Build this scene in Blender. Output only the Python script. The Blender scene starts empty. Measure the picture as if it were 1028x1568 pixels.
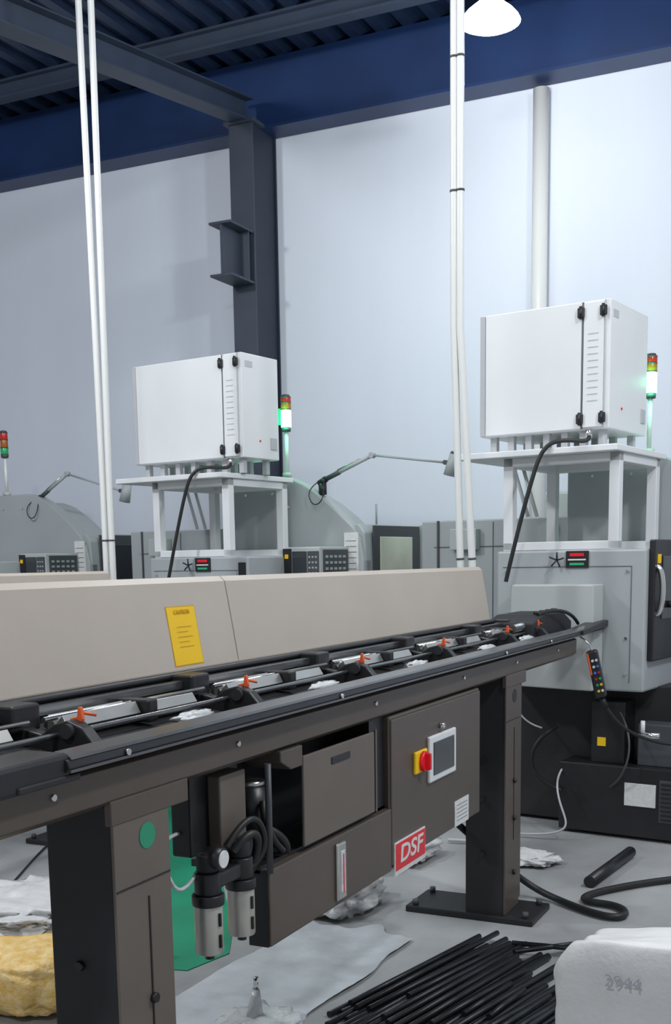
import bpy, bmesh, math, random
from mathutils import Vector, Matrix, noise
random.seed(7)
scene = bpy.context.scene
COL = scene.collection

# ------------------------------------------------------------------ materials
MATS = {}
def mat(name, col, rough=0.5, metal=0.0, var=0.0, vscale=6.0, bump=0.0, bscale=40.0, emit=None, estr=0.0, alpha=1.0, trans=0.0, stretch=None, coat=0.0, col2=None):
    if name in MATS: return MATS[name]
    m = bpy.data.materials.new(name); m.use_nodes = True
    nt = m.node_tree; b = nt.nodes["Principled BSDF"]
    b.inputs["Base Color"].default_value = (*col, 1)
    b.inputs["Roughness"].default_value = rough
    b.inputs["Metallic"].default_value = metal
    b.inputs["Coat Weight"].default_value = coat
    b.inputs["Transmission Weight"].default_value = trans
    b.inputs["Alpha"].default_value = alpha
    if emit:
        b.inputs["Emission Color"].default_value = (*emit, 1)
        b.inputs["Emission Strength"].default_value = estr
    tc = nt.nodes.new("ShaderNodeTexCoord"); mp = nt.nodes.new("ShaderNodeMapping")
    nt.links.new(tc.outputs["Object"], mp.inputs[0])
    if stretch: mp.inputs["Scale"].default_value = stretch
    if var > 0 or col2:
        n = nt.nodes.new("ShaderNodeTexNoise"); n.inputs["Scale"].default_value = vscale; n.inputs["Detail"].default_value = 6
        nt.links.new(mp.outputs[0], n.inputs["Vector"])
        r = nt.nodes.new("ShaderNodeValToRGB")
        r.color_ramp.elements[0].position = 0.3; r.color_ramp.elements[1].position = 0.7
        c2 = col2 if col2 else tuple(min(1, c*(1+var)) for c in col)
        r.color_ramp.elements[0].color = (*[c*(1-var) for c in col], 1)
        r.color_ramp.elements[1].color = (*c2, 1)
        nt.links.new(n.outputs["Fac"], r.inputs[0]); nt.links.new(r.outputs[0], b.inputs["Base Color"])
    if bump > 0:
        n2 = nt.nodes.new("ShaderNodeTexNoise"); n2.inputs["Scale"].default_value = bscale; n2.inputs["Detail"].default_value = 4
        nt.links.new(mp.outputs[0], n2.inputs["Vector"])
        bp = nt.nodes.new("ShaderNodeBump"); bp.inputs["Strength"].default_value = bump; bp.inputs["Distance"].default_value = 0.02
        nt.links.new(n2.outputs["Fac"], bp.inputs["Height"]); nt.links.new(bp.outputs[0], b.inputs["Normal"])
    MATS[name] = m; return m

M_wall = mat("wall_paint", (0.70,0.735,0.81), 0.8, var=0.02, vscale=0.8, stretch=(1,3,0.4))
M_floor = mat("concrete_floor", (0.32,0.325,0.325), 0.5, var=0.28, vscale=1.6, bump=0.15, bscale=30)
M_blue = mat("blue_steel_paint", (0.009,0.030,0.105), 0.45, var=0.15, vscale=2)
M_bluegray = mat("bluegrey_steel_paint", (0.033,0.048,0.080), 0.5, var=0.1, vscale=3)
M_purlin = mat("purlin_paint", (0.014,0.026,0.055), 0.5, var=0.1, vscale=3)
M_deck = mat("roof_deck", (0.018,0.035,0.08), 0.3, 0.3, var=0.15, vscale=1.5)
M_column = mat("column_paint", (0.040,0.050,0.072), 0.5, var=0.1, vscale=3)
M_column_shaded = mat("column_paint_shaded", (0.016,0.024,0.042), 0.55, var=0.1, vscale=3)  # same column paint, darkened: shade on the side put into the colour
M_tan = mat("tan_powdercoat", (0.48,0.42,0.355), 0.42, var=0.03, vscale=4, bump=0.04, bscale=300)
M_tan_edge = mat("tan_edge", (0.32,0.28,0.24), 0.5)
M_brown = mat("brown_grey_powdercoat", (0.105,0.083,0.067), 0.36, 0.2, var=0.06, vscale=5, bump=0.05, bscale=400)
M_brown2 = mat("brown_grey_light", (0.15,0.124,0.102), 0.42, 0.15, var=0.06, vscale=5)
M_black = mat("black_steel", (0.013,0.013,0.015), 0.4, var=0.2, vscale=8)
M_blackmat = mat("black_matte", (0.018,0.018,0.02), 0.65, var=0.25, vscale=5)
M_rubber = mat("black_rubber", (0.012,0.012,0.012), 0.5)
M_rail = mat("anodised_rail", (0.20,0.205,0.21), 0.25, 0.85, var=0.1, vscale=10)
M_alu = mat("brushed_aluminium", (0.55,0.55,0.52), 0.3, 0.85, var=0.1, vscale=8)
M_bowl = mat("filter_bowl_metal", (0.50,0.48,0.43), 0.32, 0.45, var=0.05, vscale=8)
M_steel = mat("bright_steel", (0.75,0.75,0.74), 0.2, 1.0)
M_greymach = mat("lathe_grey", (0.37,0.395,0.40), 0.45, var=0.03, vscale=3)
M_greymach2 = mat("lathe_grey_light", (0.45,0.47,0.46), 0.45, var=0.03, vscale=3)
M_greyline = mat("seam_dark", (0.12,0.13,0.135), 0.6)
M_darkgrey = mat("dark_grey_plastic", (0.06,0.065,0.07), 0.5)
M_white = mat("white_powdercoat", (0.74,0.75,0.75), 0.45, var=0.02, vscale=3)
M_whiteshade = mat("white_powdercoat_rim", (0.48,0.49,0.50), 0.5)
M_pvc = mat("white_pvc", (0.72,0.72,0.69), 0.35)
M_yellow = mat("caution_yellow", (0.90,0.55,0.006), 0.5, var=0.03)
M_ochre = mat("ochre_print",(0.60,0.34,0.01),0.6)
M_red = mat("sign_red", (0.75,0.01,0.02), 0.35)
M_orange = mat("orange_plastic", (0.80,0.12,0.025), 0.4)
M_paper = mat("label_paper", (0.70,0.70,0.68), 0.6, var=0.08, vscale=60)
M_ink = mat("ink", (0.08,0.07,0.05), 0.7)
M_screen = mat("screen_glass", (0.03,0.035,0.04), 0.08, coat=0.5)
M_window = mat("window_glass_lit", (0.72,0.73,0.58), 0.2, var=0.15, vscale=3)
M_greenlit = mat("green_lens_lit", (0.05,0.8,0.3), 0.3, emit=(0.14,1.0,0.32), estr=7)
M_greenlens = mat("green_lens", (0.01,0.35,0.10), 0.25)
M_amber = mat("amber_lens", (0.35,0.10,0.01), 0.25)
M_redlens = mat("red_lens", (0.5,0.015,0.01), 0.25)
M_greenmat = mat("green_floor_coating", (0.01,0.27,0.14), 0.3, var=0.15, vscale=3)
M_sheet = mat("plastic_sheet", (0.46,0.48,0.50), 0.4, var=0.2, vscale=5, bump=0.4, bscale=10)
M_bag = mat("white_woven_bag", (0.66,0.65,0.63), 0.5, var=0.05, vscale=8, bump=0.12, bscale=60)
M_crumple = mat("crumpled_white_plastic", (0.60,0.60,0.59), 0.45, var=0.12, vscale=8, bump=0.6, bscale=14)
M_yellowbag = mat("yellow_print_bag", (0.72,0.42,0.07), 0.55, var=0.08, vscale=26, bump=0.35, bscale=90, col2=(0.82,0.62,0.30))
M_bar = mat("black_bar_stock", (0.022,0.023,0.026), 0.38, 0.5, var=0.2, vscale=20)
M_lampglow = mat("lamp_diffuser", (1,1,1), 0.5, emit=(0.95,0.98,1.0), estr=14)
M_rust = mat("rusty_debris", (0.16,0.07,0.03), 0.8, var=0.3, vscale=10)
M_cellophane = mat("clear_wrap", (0.6,0.62,0.62), 0.15, var=0.1, vscale=9, bump=0.6, bscale=25)
M_blueb = mat("button_blue",(0.02,0.2,0.7),0.4)
M_pgreen = mat("print_green",(0.02,0.4,0.15),0.5)
M_print = mat("faded_print",(0.42,0.42,0.45),0.6)

# ------------------------------------------------------------------ geometry helpers
def empty(name, loc=(0,0,0), rz=0.0):
    e = bpy.data.objects.new(name, None); COL.objects.link(e)
    e.location = loc; e.rotation_euler = (0,0,rz); e.empty_display_size = 0.1
    return e
def obj_from_bm(bm, name, m, parent=None, smooth=False, bevel=0.0, seg=2):
    me = bpy.data.meshes.new(name); bmesh.ops.recalc_face_normals(bm, faces=bm.faces)
    bm.to_mesh(me); bm.free()
    if m: me.materials.append(m)
    if smooth:
        for p in me.polygons: p.use_smooth = True
    o = bpy.data.objects.new(name, me); COL.objects.link(o)
    if parent: o.parent = parent
    if bevel > 0:
        md = o.modifiers.new("bev", "BEVEL"); md.width = bevel; md.segments = seg; md.limit_method = 'ANGLE'
    return o
def box(parent, name, xs, ys, zs, m, bevel=0.004):
    bm = bmesh.new()
    v = [bm.verts.new((x,y,z)) for x in sorted(xs) for y in sorted(ys) for z in sorted(zs)]
    for f in ((0,1,3,2),(4,6,7,5),(0,4,5,1),(2,3,7,6),(0,2,6,4),(1,5,7,3)):
        bm.faces.new([v[i] for i in f])
    return obj_from_bm(bm, name, m, parent, bevel=bevel)
def prism(parent, name, prof, axis, a0, a1, m, bevel=0.0, smooth=False):
    """prof: 2-D outline in the two remaining axes (in x,y,z order)."""
    bm = bmesh.new()
    def P(p, a):
        if axis == 'x': return (a, p[0], p[1])
        if axis == 'y': return (p[0], a, p[1])
        return (p[0], p[1], a)
    A = [bm.verts.new(P(p,a0)) for p in prof]; B = [bm.verts.new(P(p,a1)) for p in prof]
    n = len(prof)
    bm.faces.new(A); bm.faces.new(B[::-1])
    for i in range(n):
        bm.faces.new((A[i], A[(i+1)%n], B[(i+1)%n], B[i]))
    return obj_from_bm(bm, name, m, parent, bevel=bevel, smooth=smooth)
def cyl_bm(bm, p0, p1, r0, r1=None, n=20, cap=True):
    p0 = Vector(p0); p1 = Vector(p1); r1 = r0 if r1 is None else r1
    d = (p1-p0).normalized(); q = d.to_track_quat('Z','Y')
    A=[];B=[]
    for i in range(n):
        a = 2*math.pi*i/n; c = Vector((math.cos(a), math.sin(a), 0))
        A.append(bm.verts.new(p0 + q@(c*r0))); B.append(bm.verts.new(p1 + q@(c*r1)))
    for i in range(n):
        f = bm.faces.new((A[i],A[(i+1)%n],B[(i+1)%n],B[i])); f.smooth = True
    if cap:
        bm.faces.new(A[::-1]); bm.faces.new(B)
def cyl(parent, name, p0, p1, r, m, r1=None, n=24, bevel=0.0):
    bm = bmesh.new(); cyl_bm(bm, p0, p1, r, r1, n)
    return obj_from_bm(bm, name, m, parent, bevel=bevel)
def tube(parent, name, pts, r, m, smooth=True):
    cu = bpy.data.curves.new(name, 'CURVE'); cu.dimensions = '3D'
    cu.bevel_depth = r; cu.bevel_resolution = 4; cu.use_fill_caps = True
    if smooth:
        s = cu.splines.new('NURBS'); s.points.add(len(pts)-1)
        for i,p in enumerate(pts): s.points[i].co = (*p,1)
        s.use_endpoint_u = True; s.order_u = 4 if len(pts) > 3 else len(pts); s.resolution_u = 10
    else:
        s = cu.splines.new('POLY'); s.points.add(len(pts)-1)
        for i,p in enumerate(pts): s.points[i].co = (*p,1)
    cu.materials.append(m)
    o = bpy.data.objects.new(name, cu); COL.objects.link(o)
    if parent: o.parent = parent
    return o
def text(parent, name, body, loc, face, size, m, sx=1.0, bold=0.0, shear=0.0):
    """face '-x': readable from -x side; '-y': readable from -y side."""
    cu = bpy.data.curves.new(name, 'FONT'); cu.body = body; cu.size = size; cu.extrude = 0.0006
    cu.offset = bold; cu.shear = shear
    cu.align_x = 'CENTER'; cu.align_y = 'CENTER'; cu.materials.append(m)
    o = bpy.data.objects.new(name, cu); COL.objects.link(o); o.location = loc
    o.rotation_euler = (math.pi/2, 0, 0) if face == '-y' else (math.pi/2, 0, -math.pi/2)
    o.scale = (sx,1,1)
    if parent: o.parent = parent
    return o
def blob(parent, name, c, size, m, seed=0, amp=0.08, freq=2.5, sq=0.6, seg=48, flat=True):
    bm = bmesh.new(); bmesh.ops.create_uvsphere(bm, u_segments=seg, v_segments=seg//2, radius=1)
    off = Vector((seed*7.3, seed*3.1, seed*1.7))
    for v in bm.verts:
        p = v.co.copy()
        q = Vector([math.copysign(abs(t)**sq, t) for t in p])
        nz = noise.noise(p*freq+off)*amp + noise.noise(p*freq*3+off)*amp*0.45 + abs(noise.noise(p*freq*1.4+off*2))*amp*0.6
        q *= (1+nz)
        q = Vector((q.x*size[0], q.y*size[1], q.z*size[2]))
        if flat: q.z = max(q.z, -size[2]*0.9)
        v.co = q + Vector(c)
    return obj_from_bm(bm, name, m, parent, smooth=True)

# ------------------------------------------------------------------ room shell
box(None, "floor", (-5,9.95), (-6,14), (-0.1,0), M_floor, 0)
box(None, "wall_back", (9.8,9.95), (-6,14), (0,6.1), M_wall, 0)
bm = bmesh.new(); rows=[]
y=-6.0
prof=[]
while y < 14:
    prof += [(y,6.02),(y+0.09,6.02),(y+0.12,6.08),(y+0.21,6.08)]
    y += 0.24
for x in (-5, 9.8):
    rows.append([bm.verts.new((x,p[0],p[1])) for p in prof])
for i in range(len(prof)-1): bm.faces.new((rows[0][i],rows[0][i+1],rows[1][i+1],rows[1][i]))
obj_from_bm(bm, "ceiling", M_deck)

def ibeam_y(parent, name, x, z0, z1, w, y0, y1, m, t=0.02):
    prof=[(x-w/2,z0),(x+w/2,z0),(x+w/2,z0+t),(x+t/2,z0+t),(x+t/2,z1-t),(x+w/2,z1-t),(x+w/2,z1),(x-w/2,z1),(x-w/2,z1-t),(x-t/2,z1-t),(x-t/2,z0+t),(x-w/2,z0+t)]
    return prism(parent, name, prof, 'y', y0, y1, m)
g = empty("eave_girder", (9.68,0,5.4))
prism(g, "girder_face", [(-0.05,0.0),(0.11,0.0),(0.11,0.62),(-0.05,0.62)], 'y', -6, 14, M_blue)
prism(g, "girder_bottom_flange", [(-0.16,-0.005),(0.11,-0.005),(0.11,0.02),(-0.16,0.02)], 'y', -6, 14, M_blue)
for i,(x,w) in enumerate(((8.95,0.12),(7.5,0.12),(6.0,0.12))):
    ibeam_y(None, "roof_purlin" if i==0 else "roof_purlin.%03d"%i, x, 5.86, 6.02, w, -6, 14, M_bluegray if i==0 else M_purlin)
def rafter(name, y, m):
    e = empty(name, (9.45,y,5.45))
    sl = 0.13
    L=-5.4
    def seg(nm, ya, yb, za, zb):
        bm = bmesh.new(); v=[]
        for x in (0,L):
            for (yy,zz) in ((ya,za),(yb,za),(yb,zb),(ya,zb)):
                v.append(bm.verts.new((x,yy,zz+x*sl)))
        for f in ((0,1,2,3),(7,6,5,4),(0,4,5,1),(1,5,6,2),(2,6,7,3),(3,7,4,0)): bm.faces.new([v[i] for i in f])
        obj_from_bm(bm, nm, m, e)
    seg("flange_bottom",-0.09,0.09,-0.012,0.0); seg("web",-0.008,0.008,0,0.17); seg("flange_top",-0.09,0.09,0.17,0.182)
    return e
rafter("roof_rafter", 5.36, M_bluegray)
c = empty("steel_column", (9.57,5.36,0))
box(c,"front_flange",(-0.22,-0.20),(-0.118,0.118),(0,5.42),M_column,0.002)
box(c,"web",(-0.20,0.20),(-0.008,0.008),(0,5.42),M_column,0)
box(c,"back_flange",(0.20,0.22),(-0.118,0.118),(0,5.42),M_column_shaded,0.002)
box(c,"side_plate",(-0.19,0.2),(-0.10,-0.09),(0,5.42),M_column_shaded,0)
box(c,"cap_plate",(-0.26,0.22),(-0.15,0.15),(5.40,5.43),M_column,0.002)
box(c,"corbel_flange_top",(-0.62,-0.22),(-0.11,0.11),(4.48,4.50),M_column,0.002)
box(c,"corbel_flange_bottom",(-0.62,-0.22),(-0.11,0.11),(4.05,4.07),M_column,0.002)
box(c,"corbel_web",(-0.60,-0.22),(-0.01,0.01),(4.07,4.48),M_column,0)
box(c,"corbel_stiffener",(-0.30,-0.285),(-0.10,0.10),(4.07,4.48),M_column,0)
d = empty("wall_downpipe", (9.72,2.76,0))
cyl(d,"pipe",(0,0,0),(0,0,5.35),0.065,M_pvc)
for z in (1.2,3.0): cyl(d,"clamp",(0,0,z),(0,0,z+0.03),0.07,M_pvc)

def highbay(name, x,y,z, power, shade=True):
    e = empty(name,(x,y,z))
    bm = bmesh.new(); n=40
    pr=[(0.205,0.0),(0.195,0.02),(0.16,0.06),(0.11,0.10),(0.07,0.13)]
    rings=[[bm.verts.new((r*math.cos(2*math.pi*i/n), r*math.sin(2*math.pi*i/n), h)) for i in range(n)] for r,h in pr]
    for a,b in zip(rings,rings[1:]):
        for i in range(n): bm.faces.new((a[i],a[(i+1)%n],b[(i+1)%n],b[i])).smooth=True
    bm.faces.new(rings[-1])
    obj_from_bm(bm,"reflector_shade",M_lampglow if shade else M_white,e)
    cyl(e,"driver_housing",(0,0,0.13),(0,0,0.24),0.06,M_bluegray)
    cyl(e,"hanger",(0,0,0.24),(0,0,6.02-z),0.008,M_steel)
    bm = bmesh.new(); cyl_bm(bm,(0,0,0.0),(0,0,-0.025),0.20,0.15,32)
    obj_from_bm(bm,"diffuser",M_lampglow,e)
    ld = bpy.data.lights.new(name+"_bulb",'POINT'); ld.energy=power; ld.shadow_soft_size=0.2; ld.color=(0.92,0.96,1.0)
    lo = bpy.data.objects.new("bulb",ld); COL.objects.link(lo); lo.location=(0,0,-0.25); lo.parent=e
    return e
highbay("high_bay_lamp",8.0,2.63,5.17,95)
highbay("high_bay_lamp.001",3.5,-1.5,5.17,380,False)
highbay("high_bay_lamp.002",3.2,6.0,5.17,400,False)
highbay("high_bay_lamp.003",-1.5,1.0,5.17,340,False)

# ------------------------------------------------------------------ bar feeder
def bar_feeder(name, ox, oy):
    e = empty(name,(ox,oy,0))
    X0,X1 = 1.0,6.0
    prism(e,"main_beam",[(1.477,1.10),(1.475,1.172),(1.50,1.19),(1.86,1.19),(1.86,1.10),(1.83,1.085),(1.50,1.085)],'x',X0,5.98,M_brown,0.003)
    prism(e,"front_rail",[(1.43,1.205),(1.435,1.222),(1.475,1.232),(1.495,1.215),(1.49,1.19),(1.45,1.19)],'x',1.76,6.42,M_black,0.002)
    prism(e,"front_rail_lip",[(1.432,1.222),(1.436,1.228),(1.475,1.236),(1.475,1.231)],'x',1.77,6.41,M_rail,0.0)
    box(e,"rail_groove",(1.76,6.40),(1.427,1.436),(1.197,1.203),M_rail,0)
    box(e,"rail_end_block",(1.50,1.78),(1.44,1.56),(1.175,1.235),M_black,0.01)
    box(e,"rail_end_plate",(1.62,1.80),(1.435,1.50),(1.178,1.192),M_blackmat,0.003)
    prism(e,"tray_trough",[(1.49,1.192),(1.49,1.205),(1.60,1.20),(1.72,1.215),(1.78,1.30),(1.80,1.30),(1.80,1.192)],'x',X0,5.55,M_blackmat)
    tube(e,"back_guide_rod",[(X0,1.765,1.293),(5.6,1.765,1.293)],0.010,M_black,False)
    tube(e,"mid_guide_rod",[(X0,1.60,1.238),(5.9,1.60,1.238)],0.007,M_rail,False)
    tube(e,"low_guide_rod",[(X0,1.53,1.215),(5.9,1.53,1.215)],0.006,M_rail,False)
    prism(e,"upper_rail",[(1.72,1.262),(1.72,1.285),(1.745,1.285),(1.745,1.262)],'x',X0,6.1,M_rail,0.002)
    xs=[1.20,1.93,2.64,3.40,4.17,5.00,5.50]
    for i,x in enumerate(xs):
        prism(e,"carrier_rib_%d"%i,[(1.50,1.19),(1.50,1.225),(1.53,1.258),(1.57,1.272),(1.61,1.262),(1.64,1.238),(1.70,1.25),(1.74,1.295),(1.785,1.295),(1.785,1.19)],'x',x,x+0.035,M_black,0.004)
        cyl(e,"rib_roller_%d"%i,(x-0.012,1.565,1.250),(x+0.047,1.565,1.250),0.016,M_blackmat)
        box(e,"rib_back_block_%d"%i,(x-0.03,x+0.06),(1.69,1.76),(1.24,1.30),M_black,0.006)
        prism(e,"orange_clip_%d"%i,[(1.552,1.272),(1.556,1.298),(1.563,1.298),(1.566,1.277),(1.585,1.272),(1.585,1.266),(1.554,1.266)],'x',x+0.03,x+0.040,M_orange,0.0015)
        cyl(e,"clip_lever_%d"%i,(x+0.036,1.56,1.286),(x+0.075,1.55,1.276),0.0035,M_orange)
        if i < len(xs)-1:
            L = xs[i+1]-x
            prism(e,"v_channel_%d"%i,[(1.640,1.240),(1.655,1.268),(1.675,1.246),(1.695,1.268),(1.710,1.240),(1.675,1.222)],'x',x+0.09,x+L*0.52,M_alu,0.001)
            prism(e,"v_channel_b%d"%i,[(1.640,1.238),(1.655,1.262),(1.675,1.244),(1.695,1.262),(1.710,1.238),(1.675,1.222)],'x',x+L*0.60,x+L*0.88,M_alu,0.001)
            box(e,"pusher_%d"%i,(x+L*0.53,x+L*0.585),(1.62,1.73),(1.215,1.272),M_black,0.006)
            cyl(e,"bar_stock_%d"%i,(x+0.05,1.675,1.262),(x+L,1.675,1.262),0.006,M_steel)
            blob(e,"wrap_film_%d"%i,(x+L*0.68,1.56,1.218),(0.075,0.022,0.013),M_cellophane,seed=i+3,amp=0.45,freq=3,sq=0.8,seg=24)
            for q in range(3): cyl(e,"tray_bolt_%d%d"%(i,q),(x+L*(0.2+0.27*q),1.515,1.205),(x+L*(0.2+0.27*q),1.515,1.214),0.008,M_steel,n=8)
    prism(e,"nose_housing",[(5.45,1.19),(5.45,1.285),(5.62,1.318),(6.02,1.318),(6.20,1.26),(6.20,1.19)],'y',1.56,1.80,M_blackmat,0.008)
    prism(e,"nose_arm",[(5.9,1.20),(5.9,1.225),(6.48,1.25),(6.48,1.215)],'y',1.42,1.52,M_black,0.004)
    cyl(e,"nose_tube",(5.3,1.62,1.265),(6.1,1.62,1.275),0.022,M_rail)
    for j in range(4): cyl(e,"nose_knob_%d"%j,(5.65+0.11*j,1.60,1.315),(5.65+0.11*j,1.60,1.335),0.016,M_blackmat)
    tube(e,"nose_hose",[(5.6,1.58,1.32),(5.75,1.53,1.35),(5.95,1.5,1.33),(6.1,1.5,1.25)],0.009,M_rubber)
    def lid(nm,a,b):
        prism(e,nm,[(1.795,1.300),(1.812,1.40),(1.838,1.545),(1.855,1.56),(2.02,1.548),(2.10,1.50),(2.098,1.49),(2.015,1.54),(1.858,1.55),(1.848,1.542),(1.822,1.40),(1.805,1.300)],'x',a,b,M_tan,0.0)
    lid("lid_panel_near",0.9,3.035); lid("lid_panel_far",3.04,5.50)
    prism(e,"lid_seam",[(1.799,1.302),(1.816,1.40),(1.842,1.545),(1.84,1.40)],'x',3.034,3.041,M_tan_edge)
    box(e,"lid_lower_hem",(0.9,5.5),(1.789,1.802),(1.292,1.304),M_tan_edge,0.002)
    box(e,"rear_cover",(0.9,5.5),(2.09,2.10),(1.15,1.495),M_tan,0.002)
    box(e,"body_tray_bottom",(0.9,5.5),(1.80,2.10),(1.15,1.19),M_brown,0.003)
    def lidquad(nm,x0,x1,z0,z1,m,off=0.0015):
        bm=bmesh.new(); fy=lambda z:(1.795+(z-1.30)*0.17 if z<1.40 else 1.812+(z-1.40)*0.1793)-off
        bm.faces.new([bm.verts.new(p) for p in ((x0,fy(z0),z0),(x1,fy(z0),z0),(x1,fy(z1),z1),(x0,fy(z1),z1))]); obj_from_bm(bm,nm,m,e)
    lidquad("caution_label",2.695,2.838,1.315,1.477,M_yellow)
    lidquad("caution_label_border",2.692,2.841,1.312,1.480,M_ochre,0.0008)
    text(e,"caution_word","CAUTION",(2.767,1.8195,1.463),'-y',0.018,M_ochre)
    for j in range(5): lidquad("caution_line_%d"%j,2.73,2.805-0.02*(j%2),1.365+0.014*j,1.3667+0.014*j,M_ochre,0.003)
    lidquad("white_label",1.83,1.93,1.36,1.395,M_paper)
    for nm,x in (("leg_near",1.95),("leg_far",4.75)):
        box(e,nm+"_post",(x,x+0.205),(1.48,1.66),(0.02,1.09),M_blackmat,0.006)
        box(e,nm+"_front_plate",(x-0.003,x+0.208),(1.474,1.482),(0.03,1.085),M_brown2 if x<3 else M_brown,0.002)
        box(e,nm+"_slot",(x+0.115,x+0.12),(1.472,1.476),(0.35,0.86),M_black,0)
        box(e,nm+"_joint_line",(x,x+0.205),(1.4725,1.476),(0.895,0.899),M_black,0)
        for z in (0.62,0.45,0.2):
            cyl(e,nm+"_bolt",(x+0.118,1.474,z),(x+0.118,1.462,z),0.012,M_black,n=6)
            cyl(e,nm+"_bolt_side",(x,1.58,z+0.1),(x-0.012,1.58,z+0.1),0.012,M_black,n=6)
        cyl(e,nm+"_access_hole",(x+0.12,1.474,1.0),(x+0.12,1.4725,1.0),0.030,M_greenmat if x<3 else M_black)
        box(e,nm+"_foot",(x-0.03,x+0.26),(1.34,1.94),(0.0,0.03),M_black,0.006)
        box(e,nm+"_gusset",(x-0.01,x+0.29),(1.472,1.49),(1.045,1.10),M_brown,0.003)
        for fx in (x+0.0,x+0.22):
            for fy in (1.38,1.90): cyl(e,nm+"_anchor",(fx,fy,0.03),(fx,fy,0.055),0.014,M_darkgrey,n=6)
    box(e,"leg_far_cable_duct",(4.965,5.0),(1.48,1.52),(0.05,1.09),M_brown,0.003)
    box(e,"control_cabinet",(3.47,4.40),(1.48,1.80),(0.57,1.085),M_brown,0.006)
    box(e,"control_cabinet_door",(3.475,4.395),(1.474,1.482),(0.575,1.075),M_brown,0.004)
    box(e,"lower_cabinet",(2.625,3.47),(1.474,1.54),(0.56,0.775),M_brown,0.004)
    box(e,"lower_cabinet_side",(2.62,2.626),(1.48,1.54),(0.56,0.775),M_black,0)
    box(e,"recess_back",(2.62,3.47),(1.62,1.72),(0.80,1.09),M_black,0)
    box(e,"recess_floor",(2.62,3.47),(1.50,1.72),(0.765,0.785),M_black,0)
    box(e,"recess_divider",(3.35,3.47),(1.50,1.70),(0.77,1.09),M_black,0)
    box(e,"access_panel",(2.84,3.34),(1.476,1.486),(0.79,1.055),M_brown2,0.004)
    box(e,"access_panel_handle_slot",(3.02,3.15),(1.473,1.477),(1.00,1.022),M_black,0.008)
    box(e,"divider_edge",(3.345,3.355),(1.474,1.482),(0.79,1.06),M_brown2,0.001)
    prism(e,"hanger_bracket",[(2.70,1.09),(2.70,1.06),(2.76,1.03),(2.83,1.03),(2.83,1.09)],'y',1.472,1.60,M_brown,0.004)
    box(e,"pneumatic_panel",(2.46,2.59),(1.52,1.56),(0.83,1.06),M_brown2,0.005)
    box(e,"pneumatic_box",(2.38,2.62),(1.56,1.62),(0.86,1.08),M_black,0.006)
    cyl(e,"vertical_rod",(2.622,1.47,0.77),(2.622,1.47,1.07),0.009,M_darkgrey)
    cyl(e,"motor_body",(2.70,1.57,0.86),(2.70,1.57,0.99),0.045,M_black)
    cyl(e,"motor_cap",(2.70,1.57,0.99),(2.70,1.57,1.005),0.04,M_alu)
    tube(e,"motor_hose",[(2.72,1.55,0.87),(2.76,1.50,0.84),(2.80,1.50,0.80),(2.78,1.52,0.77)],0.014,M_rubber)
    tube(e,"motor_hose_b",[(2.68,1.52,0.95),(2.64,1.50,0.9),(2.68,1.49,0.84),(2.75,1.5,0.8)],0.010,M_rubber)
    box(e,"hmi_bezel",(3.80,4.08),(1.462,1.476),(0.80,0.97),M_white,0.006)
    box(e,"hmi_screen",(3.835,4.05),(1.459,1.463),(0.825,0.945),M_screen,0.001)
    cyl(e,"hmi_knob",(3.93,1.475,0.995),(3.93,1.455,0.995),0.010,M_steel)
    box(e,"isolator_plate",(3.665,3.78),(1.462,1.476),(0.855,0.935),M_yellow,0.006)
    cyl(e,"isolator_base",(3.73,1.462,0.895),(3.73,1.448,0.895),0.036,M_red)
    box(e,"isolator_grip",(3.722,3.738),(1.43,1.45),(0.865,0.925),M_red,0.004)
    box(e,"brand_sign",(3.49,3.77),(1.470,1.475),(0.535,0.65),M_paper,0)
    box(e,"brand_sign_red",(3.495,3.765),(1.4685,1.471),(0.552,0.645),M_red,0)
    text(e,"brand_letters","DSF",(3.63,1.4675,0.60),'-y',0.084,M_paper,1.5,0.0015,0.15)
    box(e,"rating_label",(4.09,4.25),(1.4715,1.4745),(0.575,0.675),M_paper,0)
    for j in range(5): box(e,"rating_line_%d"%j,(4.11,4.23),(1.4708,1.4716),(0.595+j*0.015,0.597+j*0.015),M_greyline,0)
    box(e,"sight_gauge_frame",(3.03,3.09),(1.462,1.475),(0.575,0.755),M_alu,0.006)
    box(e,"sight_gauge_window",(3.046,3.074),(1.459,1.463),(0.60,0.73),M_cellophane,0.004)
    box(e,"sight_gauge_scale",(3.058,3.061),(1.457,1.4595),(0.60,0.72),M_red,0)
    dz=0.055
    for j,x in enumerate((2.355,2.515)):
        cyl(e,"filter_bowl_%d"%j,(x,1.50,0.575+dz),(x,1.50,0.705+dz),0.036,M_bowl,bevel=0.004)
        cyl(e,"filter_collar_%d"%j,(x,1.50,0.70+dz),(x,1.50,0.728+dz),0.041,M_black,bevel=0.003)
        cyl(e,"filter_head_%d"%j,(x,1.50,0.728+dz),(x,1.50,0.785+dz),0.034,M_black,bevel=0.004)
        cyl(e,"filter_knob_%d"%j,(x,1.50,0.785+dz),(x,1.50,0.83+dz),0.027,M_blackmat,bevel=0.004)
        cyl(e,"filter_drain_%d"%j,(x,1.50,0.56+dz),(x,1.50,0.58+dz),0.012,M_black)
        for q in range(2): box(e,"bowl_slot_%d%d"%(j,q),(x-0.010,x-0.003),(1.460,1.468),(0.595+dz+0.055*q,0.628+dz+0.055*q),M_black,0)
    box(e,"filter_bridge",(2.35,2.53),(1.48,1.53),(0.79,0.83),M_black,0.006)
    box(e,"filter_bracket",(2.50,2.64),(1.52,1.54),(0.78,0.88),M_black,0.003)
    cyl(e,"pressure_gauge",(2.36,1.50,0.875),(2.36,1.455,0.875),0.027,M_black)
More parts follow.
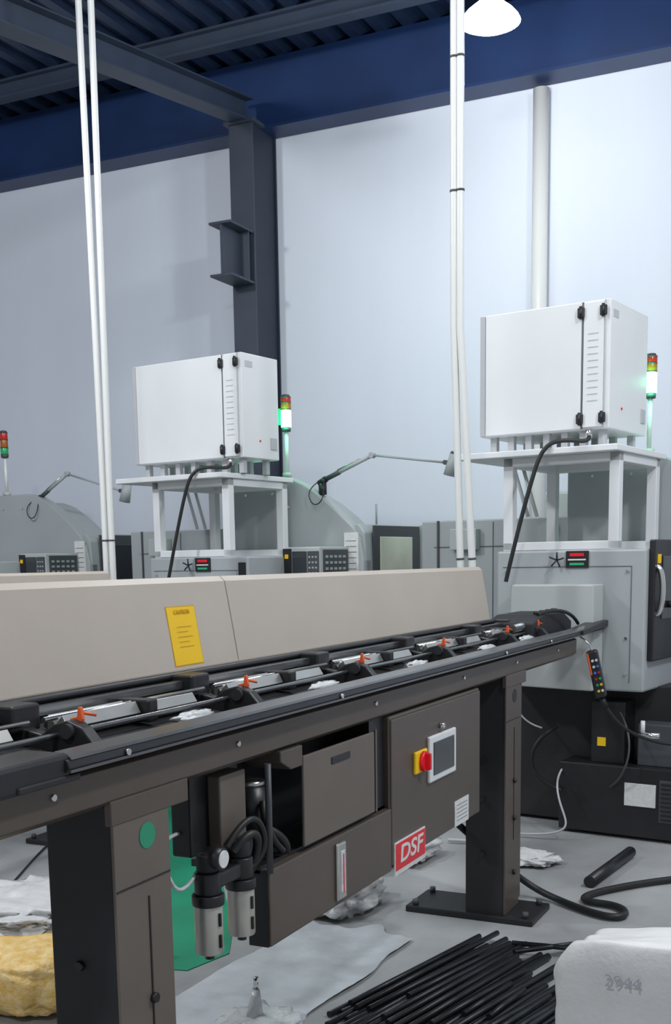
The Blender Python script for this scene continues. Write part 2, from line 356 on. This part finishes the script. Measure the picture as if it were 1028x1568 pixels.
    cyl(e,"pressure_gauge_dial",(2.36,1.456,0.875),(2.36,1.452,0.875),0.022,M_paper)
    tube(e,"air_hose",[(2.34,1.52,0.84),(2.28,1.52,0.80),(2.22,1.52,0.83),(2.23,1.54,0.90),(2.3,1.60,0.93),(2.42,1.60,0.92)],0.005,M_cellophane)
    tube(e,"air_hose_black",[(2.48,1.50,0.86),(2.54,1.46,0.94),(2.60,1.47,0.88),(2.56,1.50,0.78)],0.012,M_rubber)
    tube(e,"air_hose_black_b",[(2.45,1.50,0.88),(2.52,1.48,0.955),(2.60,1.47,0.93),(2.61,1.47,0.82),(2.54,1.50,0.79)],0.009,M_rubber)
    for x in (1.76,2.48,3.35,4.20,4.9,5.6):
        cyl(e,"beam_screw",(x,1.478,1.145),(x,1.470,1.145),0.007,M_steel,n=12)
    for x in (1.95,3.0,4.6,5.3):
        cyl(e,"beam_screw_small",(x,1.43,1.21),(x,1.424,1.21),0.007,M_steel,n=12)
    return e
bar_feeder("bar_feeder",0,0)
bar_feeder("bar_feeder.001",0.35,2.53)

# ------------------------------------------------------------------ lathes
LR = math.radians(-8.22)
E1 = Vector((math.cos(LR),math.sin(LR),0)); E2 = Vector((-math.sin(LR),math.cos(LR),0))
PITCH = 2.76
def L2W(u,v,z): return E1*u+E2*v+Vector((0,0,z))
def lframe(name,k):
    return empty(name, L2W(6.17,2.6+PITCH*k,0), LR)
def lathe(name,k,con_u0):
    e = lframe(name,k)
    U=lambda u:u-6.17
    V=lambda v:v-2.6
    def b(nm,u,v,z,m,bev=0.006): return box(e,nm,(U(u[0]),U(u[1])),(V(v[0]),V(v[1])),z,m,bev)
    def pr(nm,prof,u0,u1,m,bev=0.006): return prism(e,nm,[(V(p[0]),p[1]) for p in prof],'x',U(u0),U(u1),m,bev)
    b("machine_base",(6.45,8.1),(1.85,3.3),(0.02,0.86),M_blackmat)
    b("coolant_tank",(6.22,6.6),(1.75,2.62),(0.02,0.42),M_black)
    b("pump_housing",(6.28,6.5),(2.25,2.45),(0.42,0.78),M_black)
    b("pump_housing_b",(6.30,6.5),(1.95,2.18),(0.42,0.66),M_darkgrey)
    b("tank_grille",(6.215,6.225),(1.80,2.02),(0.12,0.36),M_darkgrey,0.002)
    for j in range(9): b("grille_slat_%d"%j,(6.208,6.218),(1.81,2.01),(0.135+j*0.025,0.143+j*0.025),M_black,0)
    b("tank_name_plate",(6.212,6.222),(2.04,2.22),(0.20,0.33),M_paper,0.001)
    b("base_warning_label",(6.275,6.281),(2.36,2.41),(0.52,0.57),M_yellow,0)
    for j in range(3): cyl(e,"foot_pad_%d"%j,(U(6.6+0.6*j),V(2.9),0),(U(6.6+0.6*j),V(2.9),0.03),0.06,M_darkgrey)
    tube(e,"coolant_hose",[(U(6.25),V(2.65),0.62),(U(6.1),V(2.75),0.55),(U(6.1),V(2.85),0.35),(U(6.2),V(2.6),0.25)],0.012,M_rubber)
    tube(e,"coolant_hose_thin",[(U(6.3),V(2.30),0.74),(U(6.15),V(2.10),0.55),(U(6.12),V(2.2),0.36),(U(6.2),V(2.3),0.3)],0.006,M_darkgrey)
    tube(e,"pale_hose",[(U(6.3),V(2.60),0.40),(U(6.1),V(2.62),0.34),(U(6.05),V(2.5),0.12),(U(6.0),V(2.45),0.03),(U(5.95),V(2.8),0.02)],0.006,M_whiteshade)
    tube(e,"cable_thin",[(U(6.3),V(2.95),0.80),(U(6.1),V(2.85),0.66),(U(6.15),V(2.7),0.62)],0.005,M_whiteshade)
    cyl(e,"valve_body",(U(6.15),V(2.0),0.62),(U(6.15),V(2.12),0.62),0.018,M_steel)
    cyl(e,"valve_stem",(U(6.15),V(2.1),0.62),(U(6.15),V(2.1),0.70),0.012,M_pvc)
    b("end_body",(6.20,7.0),(2.12,3.02),(0.85,1.64),M_greymach,0.012)
    pr("end_access_box",[(2.36,0.86),(2.86,0.87),(2.86,1.45),(2.36,1.45)],6.05,6.20,M_greymach2,0.008)
    b("end_panel_seam_top",(6.197,6.201),(2.2,2.98),(1.545,1.549),M_greyline,0)
    b("end_panel_seam_side",(6.197,6.201),(2.20,2.204),(0.9,1.545),M_greyline,0)
    for (vv,zz) in ((2.225,1.52),(2.96,1.52),(2.225,1.15),(2.225,0.95)):
        cyl(e,"panel_bolt",(U(6.2),V(vv),zz),(U(6.19),V(vv),zz),0.008,M_steel,n=8)
    b("emblem_label",(6.19,6.20),(2.45,2.585),(1.54,1.635),M_black,0.002)
    b("emblem_red",(6.186,6.191),(2.475,2.56),(1.605,1.623),M_red,0)
    b("emblem_text",(6.186,6.191),(2.465,2.57),(1.582,1.59),M_paper,0)
    b("emblem_green",(6.186,6.191),(2.475,2.56),(1.555,1.568),M_pgreen,0)
    for j in range(5):
        a=j*2*math.pi/5+0.4
        cyl(e,"motif_blade_%d"%j,(U(6.17),V(2.63),1.585),(U(6.16),V(2.63+0.045*math.cos(a)),1.585+0.045*math.sin(a)),0.005,M_black,n=8)
    if k==0:
        b("operator_door",(6.24,6.95),(2.085,2.12),(1.02,1.69),M_black,0.008)
        b("door_glass",(6.36,6.9),(2.078,2.086),(1.25,1.6),M_screen,0.004)
        b("door_warning_label",(6.28,6.33),(2.08,2.086),(1.56,1.61),M_yellow,0)
        tube(e,"door_handle",[(U(6.28),V(2.085),1.28),(U(6.28),V(2.04),1.29),(U(6.28),V(2.04),1.53),(U(6.28),V(2.085),1.54)],0.016,M_steel)
        cyl(e,"door_knob",(U(6.45),V(2.085),1.33),(U(6.45),V(2.03),1.33),0.02,M_black)
    else:
        b("operator_console",(con_u0,6.99),(1.82,2.13),(1.30,1.70),M_greymach2,0.01)
        b("console_edge",(con_u0-0.012,con_u0),(2.06,2.13),(1.32,1.69),M_black,0.003)
        b("console_warning_label",(con_u0-0.015,con_u0-0.012),(2.08,2.11),(1.62,1.65),M_yellow,0)
        b("console_screen",(con_u0-0.012,con_u0),(1.93,2.05),(1.45,1.67),M_screen,0.003)
        b("console_dark_keys",(con_u0-0.008,con_u0),(1.825,1.92),(1.45,1.67),M_darkgrey,0.002)
        for a_ in range(5):
            for b_ in range(3):
                b("key_%d%d"%(a_,b_),(con_u0-0.011,con_u0-0.006),(1.838+b_*0.028,1.852+b_*0.028),(1.475+a_*0.037,1.488+a_*0.037),M_greymach,0)
        b("side_keypad",(con_u0+0.04,6.97),(1.812,1.822),(1.42,1.68),M_darkgrey,0.003)
        for a_ in range(5):
            for b_ in range(5):
                b("skey_%d%d"%(a_,b_),(con_u0+0.06+b_*0.055,con_u0+0.09+b_*0.055),(1.808,1.813),(1.455+a_*0.042,1.472+a_*0.042),M_greymach,0)
        b("end_emblem_small",(6.19,6.20),(2.14,2.20),(1.50,1.60),M_black,0.002)
    hood=[(2.92,1.0),(2.92,2.20),(2.86,2.22),(2.44,2.22),(2.33,2.205),(2.22,2.16),(2.10,2.09),(1.98,2.0),(1.86,1.90),(1.78,1.83),(1.73,1.75),(1.70,1.60),(1.70,1.0)]
    pr("enclosure_hood",hood,7.0,7.10,M_greymach,0.01)
    hood2=[(2.92,1.0),(2.92,2.16),(2.50,2.16),(2.36,2.12),(2.2,2.03),(2.06,1.93),(1.96,1.84),(1.90,1.0)]
    pr("enclosure_hood_rear",hood2,7.10,7.5,M_greymach,0.01)
    low=[(4.0,0.10),(4.0,1.86),(1.76,1.86),(1.71,1.80),(1.70,1.60),(1.70,0.90),(1.80,0.86),(1.85,0.10)]
    pr("enclosure_body",low,7.03,8.15,M_greymach,0.01)
    b("spindle_cover",(7.5,7.9),(2.6,3.3),(1.85,2.05),M_greymach2,0.02)
    b("hood_door_frame",(7.12,7.78),(1.685,1.70),(1.0,1.85),M_darkgrey,0.004)
    b("hood_window",(7.20,7.66),(1.678,1.688),(1.15,1.77),M_window if k==1 else M_screen,0.004)
    b("hood_slide_panel",(7.80,8.12),(1.672,1.700),(1.05,1.86),M_greymach2,0.004)
    b("hood_slide_label",(7.9,7.98),(1.668,1.673),(1.66,1.78),M_paper,0)
    b("hood_notice_sheet",(6.99,7.0),(1.74,1.86),(1.45,1.80),M_paper,0)
    for j in range(7): b("notice_line_%d"%j,(6.987,6.991),(1.755,1.845),(1.5+0.04*j,1.503+0.04*j),M_greyline,0)
    cyl(e,"antenna_rod",(U(7.5),V(1.9),1.86),(U(7.5),V(1.9),2.02),0.008,M_greymach)
    b("rear_panel_seam",(7.025,7.03),(3.45,3.455),(0.5,1.84),M_greyline,0)
    b("rear_panel_dark_edge",(7.02,7.03),(3.86,3.875),(0.5,1.86),M_darkgrey,0)
    b("rear_panel_seam_b",(7.023,7.03),(3.05,3.9),(1.68,1.684),M_greyline,0)
    b("rear_vent_box",(6.97,7.03),(3.55,3.75),(1.66,1.80),M_greymach2,0.006)
    for (vv,zz) in ((2.5,2.1),(2.75,2.1),(2.35,2.0)):
        cyl(e,"hood_bolt",(U(7.0),V(vv),zz),(U(6.99),V(vv),zz),0.010,M_steel,n=8)
    if k<2:
        t=0.06
        for nm,u,v in (("frame_leg_fr",6.22,2.29),("frame_leg_fl",6.22,2.93),("frame_leg_br",6.84,2.29),("frame_leg_bl",6.84,2.93)):
            b(nm,(u,u+t),(v,v+t),(1.64,2.17),M_white,0.004)
        for u in (6.22,6.84):
            b("frame_bottom_rail",(u,u+t),(2.29,2.99),(1.642,1.69),M_white,0.004)
            b("frame_top_rail",(u,u+t),(2.29,2.99),(2.12,2.17),M_white,0.004)
        b("frame_side_rail_r",(6.22,6.9),(2.29,2.35),(2.12,2.17),M_white,0.004)
        b("frame_side_rail_l",(6.22,6.9),(2.93,2.99),(2.12,2.17),M_white,0.004)
        b("frame_table_top",(6.12,6.95),(2.27,3.25),(2.17,2.205),M_white,0.005)
        cyl(e,"frame_brace",(U(6.85),V(3.22),2.17),(U(6.85),V(3.12),1.86),0.012,M_pvc)
        cyl(e,"frame_brace_b",(U(6.9),V(3.18),2.17),(U(6.9),V(3.08),1.86),0.012,M_pvc)
    return e
lathe("cnc_lathe",0,6.3); lathe("cnc_lathe.001",1,6.62); lathe("cnc_lathe.002",2,6.62)

def control_box(name,k,v0,v1,D=0.62):
    e=empty(name,L2W(6.27,(v0+v1)/2,2.207),LR); w=(v1-v0)/2
    box(e,"shell",(0.012,D),(-w,w),(0.10,0.79),M_white,0.006)
    box(e,"door_main",(0,0.014),(-w+0.165,w-0.035),(0.105,0.785),M_white,0.004)
    box(e,"edge_strip",(0.002,0.012),(w-0.032,w),(0.105,0.785),M_whiteshade,0.002)
    box(e,"door_gap",(0.004,0.0125),(-w+0.155,-w+0.166),(0.105,0.785),M_greyline,0)
    box(e,"service_strip",(-0.002,0.012),(-w+0.035,-w+0.152),(0.11,0.78),M_white,0.003)
    box(e,"strip_gap",(0.004,0.0125),(-w+0.028,-w+0.034),(0.105,0.785),M_whiteshade,0)
    for j in range(11):
        box(e,"vent_slot_%d"%j,(-0.004,-0.001),(-w+0.065,-w+0.125),(0.25+j*0.036,0.255+j*0.036),M_whiteshade,0)
    for z in (0.13,0.70):
        for vv in (-w+0.165,-w+0.035):
            box(e,"hinge",(-0.018,0.0),(vv-0.02,vv+0.02),(z,z+0.055),M_black,0.006)
            cyl(e,"hinge_pin",(-0.016,vv,z-0.006),(-0.016,vv,z+0.061),0.009,M_black)
    cyl(e,"side_button",(0.2,-w,0.22),(0.2,-w-0.006,0.22),0.007,M_red)
    box(e,"side_label",(0.05,0.13),(-w-0.002,-w),(0.70,0.74),M_whiteshade,0)
    box(e,"side_outlet",(D-0.1,D-0.03),(-w-0.006,-w),(0.17,0.25),M_whiteshade,0.002)
    n=7
    for j in range(n):
        vv=-w+0.06+j*(2*w-0.12)/(n-1)
        box(e,"foot_%d"%j,(0.06,0.10),(vv-0.02,vv+0.02),(0.0,0.102),M_whiteshade,0.003)
        box(e,"foot_b%d"%j,(D-0.1,D-0.06),(vv-0.02,vv+0.02),(0.0,0.102),M_whiteshade,0.003)
    cyl(e,"gland",(0.02,-w+0.12,0.10),(0.02,-w+0.12,0.055),0.02,M_steel)
    y0=-w+0.12
    tube(e,"drop_cable",[(0.02,y0,0.08),(0.0,y0-0.02,0.03),(-0.06,y0+0.03,0.035),(-0.14,y0+0.12,0.04),(-0.18,y0+0.19,0.0),(-0.20,y0+0.24,-0.15),(-0.22,y0+0.33,-0.5),(-0.24,y0+0.38,-0.74)],0.012,M_rubber)
    return e
control_box("electrical_cabinet",0,2.38,3.17)
control_box("electrical_cabinet.001",1,4.96,5.95,0.42)

def tower(name,u,v,z,lit=True):
    e=empty(name,L2W(u,v,z),LR)
    cyl(e,"base_flange",(0,0,0),(0,0,0.03),0.035,M_greymach2)
    cyl(e,"pole",(0,0,0.03),(0,0,0.33),0.014,M_pvc)
    cyl(e,"collar",(0,0,0.33),(0,0,0.36),0.032,M_darkgrey,r1=0.035)
    z=0.36
    if lit:
        segs=((0.13,M_greenlit),(0.05,M_amber),(0.04,M_redlens))
    else:
        segs=((0.06,M_greenlens),(0.07,M_amber),(0.06,M_redlens))
    for i,(h,m) in enumerate(segs):
        cyl(e,"lens_%d"%i,(0,0,z),(0,0,z+h-0.006),0.038 if lit else 0.034,m,bevel=0.003); cyl(e,"lens_ring_%d"%i,(0,0,z+h-0.006),(0,0,z+h),0.039 if lit else 0.036,M_darkgrey); z+=h
    cyl(e,"cap",(0,0,z),(0,0,z+0.015),0.034,M_darkgrey,r1=0.026)
    if lit:
        box(e,"side_bracket",(-0.02,0.01),(0.045,0.068),(0.38,0.50),M_pgreen,0.004)  # small dark green bracket beside the lens, not a lamp
        ld=bpy.data.lights.new("green_glow",'POINT'); ld.energy=5.0; ld.color=(0.1,1,0.45); ld.shadow_soft_size=0.05
        lo=bpy.data.objects.new("green_glow",ld); COL.objects.link(lo); lo.location=(-0.07,-0.03,0.42); lo.parent=e
    return e
tower("signal_tower_light",7.10,2.43,2.223); tower("signal_tower_light.001",7.06,5.165,2.223); tower("signal_tower_light.002",7.06,8.28,2.223,False)

def worklamp(name,base,elbow,head):
    o=L2W(*base); e=empty(name,o,LR)
    def rel(p): return Vector((p[0]-base[0],p[1]-base[1],p[2]-base[2]))
    E=rel(elbow);H=rel(head)
    cyl(e,"mount",(0,0,-0.06),(0,0,0.02),0.030,M_black)
    cyl(e,"swivel",(0,0.03,0.02),(0,-0.03,0.05),0.024,M_black)
    S=Vector((0,-0.03,0.05))
    d=(E-S)
    cyl(e,"arm_lower_sleeve",S,S+d*0.3,0.018,M_darkgrey)
    cyl(e,"arm_lower",S+d*0.1,E,0.014,M_greymach)
    cyl(e,"spring",S+d*0.25+Vector((0,0,0.02)),S+d*0.75+Vector((0,0,0.02)),0.007,M_alu)
    cyl(e,"elbow",E+Vector((-0.02,0,0)),E+Vector((0.02,0,0)),0.020,M_greymach)
    cyl(e,"arm_upper",E,H,0.008,M_greymach)
    cyl(e,"head_joint",H+Vector((-0.02,0,0)),H+Vector((0.02,0,0)),0.016,M_darkgrey)
    cyl(e,"lamp_head",H+Vector((0,-0.07,0.05)),H+Vector((0,-0.03,-0.09)),0.036,M_greymach,r1=0.046)
    cyl(e,"lamp_head_cap",H+Vector((0,-0.075,0.065)),H+Vector((0,-0.07,0.05)),0.028,M_darkgrey,r1=0.036)
    tube(e,"lamp_cable",[(-0.03,0.02,0.03),(-0.08,0.08,-0.02),(-0.09,0.06,-0.12),(-0.09,-0.02,-0.15),(-0.08,-0.07,-0.08),(-0.03,-0.03,0.03)],0.004,M_rubber)
    return e
worklamp("work_lamp",(7.05,4.84,2.14),(7.05,4.41,2.335),(7.05,3.82,2.25))
worklamp("work_lamp.001",(7.05,7.86,2.14),(7.05,7.49,2.37),(7.05,6.86,2.20))

# ------------------------------------------------------------------ service conduits
def conduit(name,paths,r,couplings):
    e=empty(name,paths[0][-1])
    o=Vector(paths[0][-1])
    bm=bmesh.new()
    for i,p in enumerate(paths):
        tube(e,"conduit_%d"%i,[Vector(q)-o for q in p],r,M_pvc,False)
        for z in couplings:
            for a_,b_ in zip(p,p[1:]):
                if min(a_[2],b_[2])<=z<=max(a_[2],b_[2]):
                    t=(z-a_[2])/(b_[2]-a_[2]); c=Vector(a_).lerp(Vector(b_),t)-o; dd=(Vector(b_)-Vector(a_)).normalized()
                    cyl_bm(bm,c-dd*0.005,c+dd*0.005,r*1.12,None,16)
                    break
    obj_from_bm(bm,"tie_bands",M_darkgrey,e)
    return e
conduit("conduit_drop",[[(6.0,2.165,6.02),(6.0,2.165,2.82),(6.0,2.125,1.5),(6.0,2.12,1.15)],[(6.0,2.13,6.02),(6.0,2.13,2.82),(6.0,2.055,1.5),(6.0,2.05,1.15)]],0.020,(4.15,3.5,1.6))
conduit("conduit_drop.001",[[(6.0,4.55,6.02),(6.0,4.52,4.9),(6.0,4.50,2.1),(6.0,4.50,1.4)],[(6.0,4.44,6.02),(6.0,4.43,4.9),(6.0,4.45,2.1),(6.0,4.45,1.4)]],0.020,(1.75,))

# ------------------------------------------------------------------ pendant controller
p=empty("pendant_controller",(6.12,1.40,0.98))
box(p,"body",(-0.035,0.035),(-0.03,0.03),(-0.13,0.13),M_black,0.012)
box(p,"orange_guard",(-0.038,-0.032),(0.018,0.028),(0.0,0.12),M_orange,0.003)
for j in range(6):
    for i in range(2):
        m_=(M_paper,M_yellow,M_greenlens,M_redlens,M_blueb,M_paper)[(j+i)%6]
        cyl(p,"button_%d%d"%(j,i),(-0.035,-0.017+0.020*i,-0.09+j*0.033),(-0.043,-0.017+0.020*i,-0.09+j*0.033),0.007,m_,n=12)
cyl(p,"strain_relief",(0,0,-0.13),(0.01,-0.01,-0.19),0.016,M_rubber)
tube(p,"cord",[(0.01,-0.01,-0.18),(0.03,-0.05,-0.3),(0.1,-0.15,-0.4),(0.2,-0.32,-0.5),(0.3,-0.55,-0.53),(0.35,-0.7,-0.5)],0.009,M_rubber)
tube(p,"hook",[(0,0,0.13),(0,0.0,0.17),(0,0.03,0.19),(0,0.05,0.22)],0.006,M_steel)
p.rotation_euler=(-0.22,0,0.15)

# ------------------------------------------------------------------ floor items
bm=bmesh.new(); bm.faces.new([bm.verts.new((x,y,0.004)) for x,y in ((3.55,2.90),(3.66,2.44),(3.90,2.39),(4.2,2.55),(5.2,3.25),(6.25,4.1),(6.3,4.9),(4.9,4.15))])
r=bmesh.ops.extrude_face_region(bm,geom=bm.faces[:]); 
for v in [g for g in r['geom'] if isinstance(g,bmesh.types.BMVert)]: v.co.z=0.0005
obj_from_bm(bm,"green_floor_mat",M_greenmat)
def sheet(name,cx,cy,w,h,rot,m,amp=0.03,seed=0,n=60,z=0.006):
    bm=bmesh.new(); g=[]
    for i in range(n):
        row=[]
        for j in range(n):
            u=i/(n-1)-0.5; v=j/(n-1)-0.5
            ed=1+0.16*noise.noise(Vector((u*5+seed,v*5,0)))
            x=u*w*ed; y=v*h*ed
            zz=z+amp*abs(noise.noise(Vector((x*2.5+seed,y*2.5,0))))+amp*0.6*abs(noise.noise(Vector((x*8+seed,y*8,3))))
            X=cx+x*math.cos(rot)-y*math.sin(rot); Y=cy+x*math.sin(rot)+y*math.cos(rot)
            row.append(bm.verts.new((X,Y,zz)))
        g.append(row)
    for i in range(n-1):
        for j in range(n-1): bm.faces.new((g[i][j],g[i+1][j],g[i+1][j+1],g[i][j+1])).smooth=True
    return obj_from_bm(bm,name,m)
sheet("plastic_sheet",3.58,2.04,1.6,0.52,-0.04,M_sheet,0.015,1)
blob(None,"crumpled_sack",(4.68,2.24,0.07),(0.24,0.16,0.08),M_crumple,seed=2,amp=0.35,sq=0.8)
blob(None,"crumpled_sack.001",(5.6,2.3,0.05),(0.2,0.14,0.05),M_crumple,seed=5,amp=0.4,sq=0.8)
blob(None,"rusty_debris_heap",(5.25,2.45,0.1),(0.11,0.10,0.11),M_rust,seed=9,amp=0.3,sq=0.6)
blob(None,"discarded_cloth",(5.75,1.66,0.03),(0.10,0.14,0.03),M_paper,seed=19,amp=0.4,sq=0.8)
e=empty("clear_plastic_bag",(3.05,1.78,0.03))
blob(e,"bag_body",(0,0,0.06),(0.15,0.12,0.065),M_cellophane,seed=4,amp=0.35,sq=0.8)
cyl(e,"bag_neck",(0,0,0.11),(0.01,0,0.21),0.03,M_cellophane,r1=0.013); cyl(e,"bag_tip",(0.01,0,0.21),(0.015,0,0.25),0.008,M_steel)
# big white sack at lower right
e=empty("white_woven_sack",(3.26,0.38,0))
bm=bmesh.new(); bmesh.ops.create_cube(bm,size=1); bmesh.ops.subdivide_edges(bm,edges=bm.edges[:],cuts=28,use_grid_fill=True)
for v in bm.verts:
    x,y,z=v.co
    rr=1-0.05*((abs(x*2))**6+(abs(y*2))**6)-0.05*max(0,z*2)**8
    bul=1+0.05*math.cos(z*math.pi)
    px=Vector((x*3,y*3,z*3))
    n1=noise.noise(px*1.3)*0.03+noise.noise(px*4)*0.008+abs(noise.noise(Vector((x*9,y*9,z*2))))*0.010
    k=0.12 if x<-0.45 else 0.7
    X=x*0.50*rr*bul+n1*k*(1 if x>0 else -1); Y=y*0.84*rr*bul+n1*0.8*(1 if y>0 else -1)
    h=(z+0.5)
    top=0.565-0.09*(x+0.5)-0.03*abs(y*2)**3+0.015*noise.noise(Vector((x*4,y*4,7)))-0.012*abs(noise.noise(Vector((x*10,y*5,2))))
    v.co=(X,Y,max(0.003,h*top))
o=obj_from_bm(bm,"sack_body",M_bag,e,smooth=True)
md=o.modifiers.new("sub","SUBSURF"); md.levels=1; md.render_levels=1
text(e,"sack_print","2944",(-0.262,0.22,0.46),'-x',0.05,M_print)
# yellow/white sack at left
e=empty("printed_grain_sack",(3.38,2.98,0))
blob(e,"yellow_sack",(-0.08,-0.05,0.11),(0.36,0.38,0.115),M_yellowbag,seed=13,amp=0.08,freq=3.5,sq=0.55,seg=72)
blob(e,"white_liner",(0.12,0.08,0.22),(0.28,0.34,0.07),M_crumple,seed=14,amp=0.35,freq=3.2,sq=0.8,seg=72)
# bar stock pile, lying askew of the feeder
bm=bmesh.new(); random.seed(3)
ANG=math.radians(-13); ca,sa=math.cos(ANG),math.sin(ANG)
def rotp(x,y,z): 
    dx,dy=x-3.35,y-1.62
    return (3.35+dx*ca-dy*sa,1.62+dx*sa+dy*ca,z)
for layer in range(2):
    n=34 if layer==0 else 20
    for i in range(n):
        off=i*0.0262 if layer==0 else 0.03+i*0.042
        yy=1.74-off
        x0=3.34-off*0.02+random.uniform(-0.10,0.10)+max(0,0.10-off)*1.5; x1=4.46+random.uniform(-0.16,0.10)-off*0.36
        if layer==1: x0+=random.uniform(0,0.35); x1-=random.uniform(-0.12,0.25)
        a=random.uniform(-0.03,0.03)
        z=0.013+layer*0.022
        cyl_bm(bm,rotp(x0,yy,z),rotp(x1,yy+a,z+random.uniform(0,0.004)),0.0115,None,8)
for (p0,p1) in (((4.25,1.28),(4.7,0.92)),((4.35,1.32),(4.5,0.8))):
    cyl_bm(bm,(*p0,0.05),(*p1,0.02),0.011,None,8)
obj_from_bm(bm,"bar_stock_pile",M_bar)
e=empty("steel_tube_offcut",(5.75,1.22,0.03)); cyl(e,"tube",(-0.33,0.035,0),(0.33,-0.03,0),0.03,M_black); cyl(e,"bore",(-0.332,0.035,0),(-0.325,0.034,0),0.02,M_rubber)
tube(None,"power_cable",[(4.42,1.78,0.70),(4.6,1.72,0.52),(4.98,1.66,0.28),(5.2,1.5,0.04),(5.10,1.32,0.02),(4.98,1.16,0.02),(4.92,1.02,0.02),(5.02,0.98,0.02),(5.14,1.06,0.02),(5.12,1.22,0.02),(5.22,1.24,0.02),(5.45,1.10,0.02),(5.70,0.88,0.02),(6.1,0.4,0.02)],0.016,M_rubber)
tube(None,"floor_hose",[(5.6,1.9,0.03),(5.8,1.75,0.02),(6.1,1.85,0.02),(6.0,2.2,0.02)],0.010,M_whiteshade)
tube(None,"floor_wire",[(3.9,3.75,0.01),(4.4,3.9,0.01),(4.9,4.3,0.01),(5.6,4.5,0.01)],0.006,M_rubber)

# ------------------------------------------------------------------ lights
def area(name,loc,size,sy,power,rot=(0,0,0),col=(0.91,0.95,1.0)):
    ld=bpy.data.lights.new(name,'AREA'); ld.shape='RECTANGLE'; ld.size=size; ld.size_y=sy; ld.energy=power; ld.color=col
    o=bpy.data.objects.new(name,ld); COL.objects.link(o); o.location=loc; o.rotation_euler=rot; return o
area("ceiling_light_panel",(5.5,-1.5,5.6),1.5,5,130)
area("ceiling_light_panel.001",(3.0,3.5,5.6),4,1.5,130)
w=bpy.data.worlds.new("world"); scene.world=w; w.use_nodes=True
w.node_tree.nodes["Background"].inputs[0].default_value=(0.82,0.89,1.0,1); w.node_tree.nodes["Background"].inputs[1].default_value=0.42
try:
    scene.view_settings.view_transform='Standard'
except Exception: pass

# ------------------------------------------------------------------ camera
f,cy=1755.26,1125.0
yaw,pitch,roll=[math.radians(t) for t in (25.81,8.62,-0.89)]
fw=Vector((math.cos(yaw)*math.cos(pitch),math.sin(yaw)*math.cos(pitch),-math.sin(pitch)))
rt=Vector((math.sin(yaw),-math.cos(yaw),0)); up=rt.cross(fw)
r2=rt*math.cos(roll)+up*math.sin(roll); u2=up*math.cos(roll)-rt*math.sin(roll)
cd=bpy.data.cameras.new("camera"); cam=bpy.data.objects.new("camera",cd); COL.objects.link(cam)
cam.matrix_world=Matrix((( r2.x,u2.x,-fw.x,0),(r2.y,u2.y,-fw.y,0),(r2.z,u2.z,-fw.z,1.6),(0,0,0,1)))
cd.sensor_width=36; cd.sensor_fit='AUTO'; cd.lens=f/1568*36; cd.shift_y=(cy-784)/1568
cd.clip_start=0.05
scene.camera=cam
